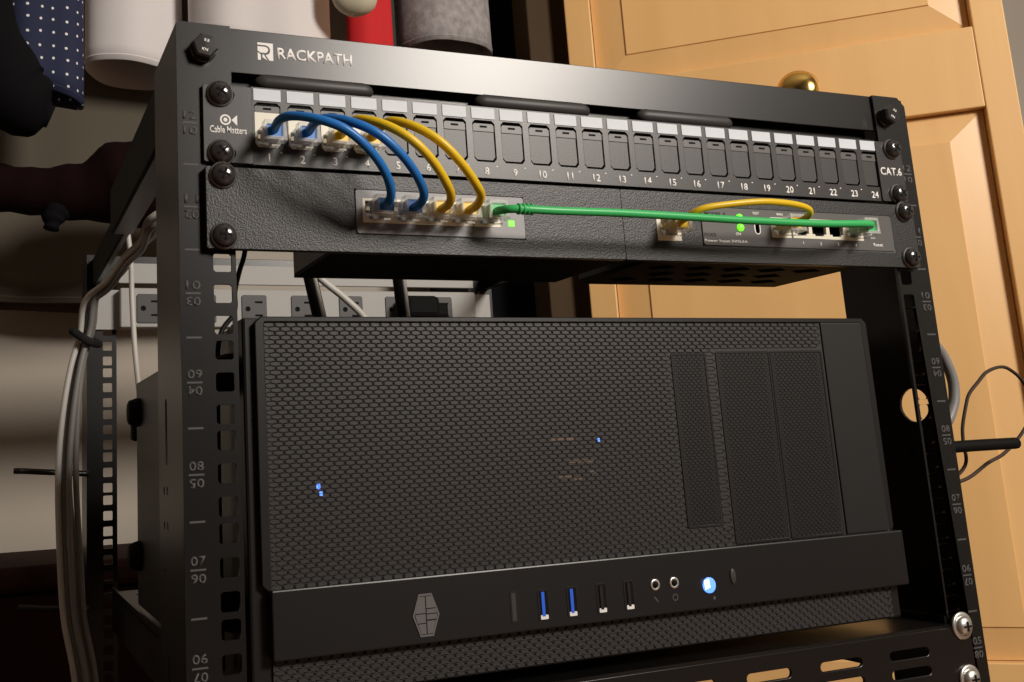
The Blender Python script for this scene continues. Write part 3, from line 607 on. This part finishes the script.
wire('thin brown wire looping around the hook on the right', 'dark_brown', [(500, 80, -240), (540, 66, -238), (573, 60, -234), (600, 60, -223), (620, 60, -216), (644, 60, -200), (658, 60, -182), (652, 60, -164), (640, 60, -154), (629, 60, -151.4), (614, 60, -155), (603, 60, -162.5), (592, 60, -171), (586.8, 60, -179.4), (580, 60, -195), (578, 60, -206), (574, 60, -226), (540, 70, -245), (500, 84, -250)], 1.3)

# ================================================================ CLOTHES hanging from the closet rail
rail = box('closet_rail', -1500, 760, 735, 760, 1040, 1065, 'bright_steel', bev=6); tag(rail, 'metal closet rail above the hanging clothes', 'rail')
def garment(name, label, cat, m, xc, y, wx, wy, zh, tilt=0, folds=5, amp=5, taper=.0, ztop=900, hem=True, seed=0, twist=0, bulge=0, closed=False, zb_fn=None, uvdots=False):
    """cloth tube hanging from ztop to the hem at zh, open below unless closed; folds grow downwards"""
    n, rows = 64, 26; V, F, UV = [], [], []; rnd = random.Random(seed); ph = [rnd.uniform(0, 6.28) for _ in range(4)]
    for j in range(rows+1):
        t = j/rows if not closed else 1-(1-j/rows)**2
        for i in range(n):
            a = 2*math.pi*i/n; f = amp*t*(math.sin(folds*a+ph[0]+1.2*t)+.5*math.sin((folds*2-1)*a+ph[1]))
            sc = 1-taper*(1-t)**1.0
            t0 = 1-.36*wx/abs(ztop-zh)
            if closed and t > t0: sc *= math.sqrt(max(0.0, 1-((t-t0)/(1-t0))**2))*.999+.001
            px_ = math.cos(a)*(wx/2*sc+f*.5); py_ = math.sin(a)*(wy/2*sc+f)
            z1 = zh+tilt*px_/(wx/2)*1.0 + (zb_fn(px_/(wx/2), math.sin(a)) if zb_fn else 0)
            V.append((px_+twist*t, py_, ztop+(z1-ztop)*t))
    for j in range(rows):
        for i in range(n): F.append((j*n+i, (j+1)*n+i, (j+1)*n+(i+1) % n, j*n+(i+1) % n))
    F.append(tuple(range(n)))
    me = mesh(name, [(x, yy, z-zh) for x, yy, z in V], F, True)
    if uvdots:
        uv = me.uv_layers.new(name='UVMap')
        for l in me.loops:
            v = me.vertices[l.vertex_index].co; ang = math.atan2(v.y/(wy/2), v.x/(wx/2)); uv.data[l.index].uv = (ang*wx/2*1.05/uvdots, v.z*1000/uvdots)
    o = link(name, me, m, None, (xc, y, zh))
    s = o.modifiers.new('thickness', 'SOLIDIFY'); s.thickness = .0018; s.offset = 0
    tag(o, label, cat, 'clothes hanging behind the rack')
    if hem and not closed:
        pts = [Vector(V[rows*n+i])+Vector((0, 0, 7)) for i in range(n)]; pts.append(pts[0])
        link('hem', tube_me('hem', [p*1.003-Vector((0, 0, zh*1.003)) for p in pts], 1.5, 6), m, o, (xc, y, zh))
    # hanger hook up to the rail
    link('hanger_hook', tube_me('hanger_hook', catmull([(0, 0, 0), (0, 0, 60), (0, 747-y, 1036-ztop)], 5), 2, 6), 'bright_steel', o, (xc, y, ztop))
    return o
garment('shirt', 'white shirt with its tail hem hanging left of the rack top', 'shirt', 'shirt_white', 74, 800, 126, 100, 322, tilt=-4, folds=3, amp=4, seed=3)
garment('shirt', 'white shirt hanging right behind the brand lettering on the rack', 'shirt', 'shirt_white', 236, 740, 196, 120, 332, tilt=-10, folds=4, amp=4, seed=5)
garment('dotted_shirt', 'navy blue shirt with small white dots at the far left', 'shirt', 'navy_dots', -46, 705, 92, 60, 250, tilt=-14, folds=3, amp=3, seed=8, uvdots=16.5)
garment('khaki_sleeve', 'pale khaki garment with a rounded end beside the red one', 'garment', 'shirt_cream', 340, 650, 60, 40, 372, folds=2, amp=1.5, seed=12, closed=True)
garment('red_garment', 'bright red garment between the khaki and the grey ones', 'garment', 'cloth_red', 389, 728, 64, 44, 330, folds=3, amp=3, seed=13)
garment('charcoal_garment', 'narrow charcoal garment right of the red one', 'garment', 'cloth_charcoal', 434, 776, 22, 50, 320, folds=2, amp=2, seed=14)
garment('grey_sweater', 'heather grey sweater with its hem just above the rack top', 'sweater', 'cloth_grey', 524, 760, 144, 90, 383, tilt=2, folds=3, amp=4, seed=15)
garment('long_black_coat', 'long black coat hanging behind the rack next to the jamb', 'coat', 'cloth_black', 685, 865, 320, 110, -330, folds=4, amp=5, seed=16)
# dark maroon bag-like garment slung low at the left
def blob(name, label, cat, m, pts, rads, sq=.6, group=None):
    path = catmull(pts, 6); n = len(path); k = len(rads)-1; rad = []
    for i in range(n):
        t = i/(n-1)*k; a = min(int(t), k-1); u = t-a; u = u*u*(3-2*u); rad.append(rads[a]*(1-u)+rads[a+1]*u+1.2*math.sin(i*1.7))
    c = sum(path, Vector())/n; return path, rad, c
path, rad, c = blob('', '', '', '', [(-190, 700, 118), (-120, 690, 128), (-60, 680, 122), (0, 672, 122), (40, 668, 130), (110, 664, 136), (200, 664, 140), (300, 668, 136)], [30, 28, 27, 34, 52, 50, 44, 30])  # right end, unseen behind the panel, lengthened to cast shade on the wall
mg = link('maroon_garment', tube_me('maroon_garment', [p-c for p in path], 1, 20, True, rad), 'cloth_maroon', None, c); tag(mg, 'dark maroon folded garment slung low at the left', 'garment')
pa, ra, cb = blob('', '', '', '', [(-20, 668, 108), (-34, 664, 92), (-38, 662, 74)], [16, 14, 8])
link('sleeve_end', tube_me('sleeve_end', [p-cb for p in pa], 1, 14, True, ra), 'cloth_black', mg, cb)
path, rad, c = blob('', '', '', '', [(-150, 600, 520), (-122, 600, 400), (-110, 602, 300), (-90, 606, 222), (-60, 608, 196), (-42, 609, 188)], [30, 30, 28, 44, 36, 12])
mg = link('black_coat', tube_me('black_coat', [p-c for p in path], 1, 20, True, rad), 'cloth_black', None, c); tag(mg, 'black coat sleeve with a bulging rounded lower end at the left edge', 'coat', 'clothes hanging behind the rack')
garment('shade_drape', 'added taupe cloth standing in for the shade behind the white shirt at the left', 'coat', 'shade_taupe', 20, 905, 330, 90, 20, folds=5, amp=6, seed=21, tilt=-6)  # cloth added over the wall, its dark colour stands for shade
sb = thing('shade_box', (-40, 850, FZ), 'dark red-brown box added for the shade low behind the rack at the left', 'box')  # box added to darken the lower left, where shade falls
box('box_body', -330, 230, 730, 960, FZ, -330, 'shade_brown', sb, bev=8); box('box_lid', -336, 236, 724, 966, -329, -300, 'shade_brown', sb, bev=8)
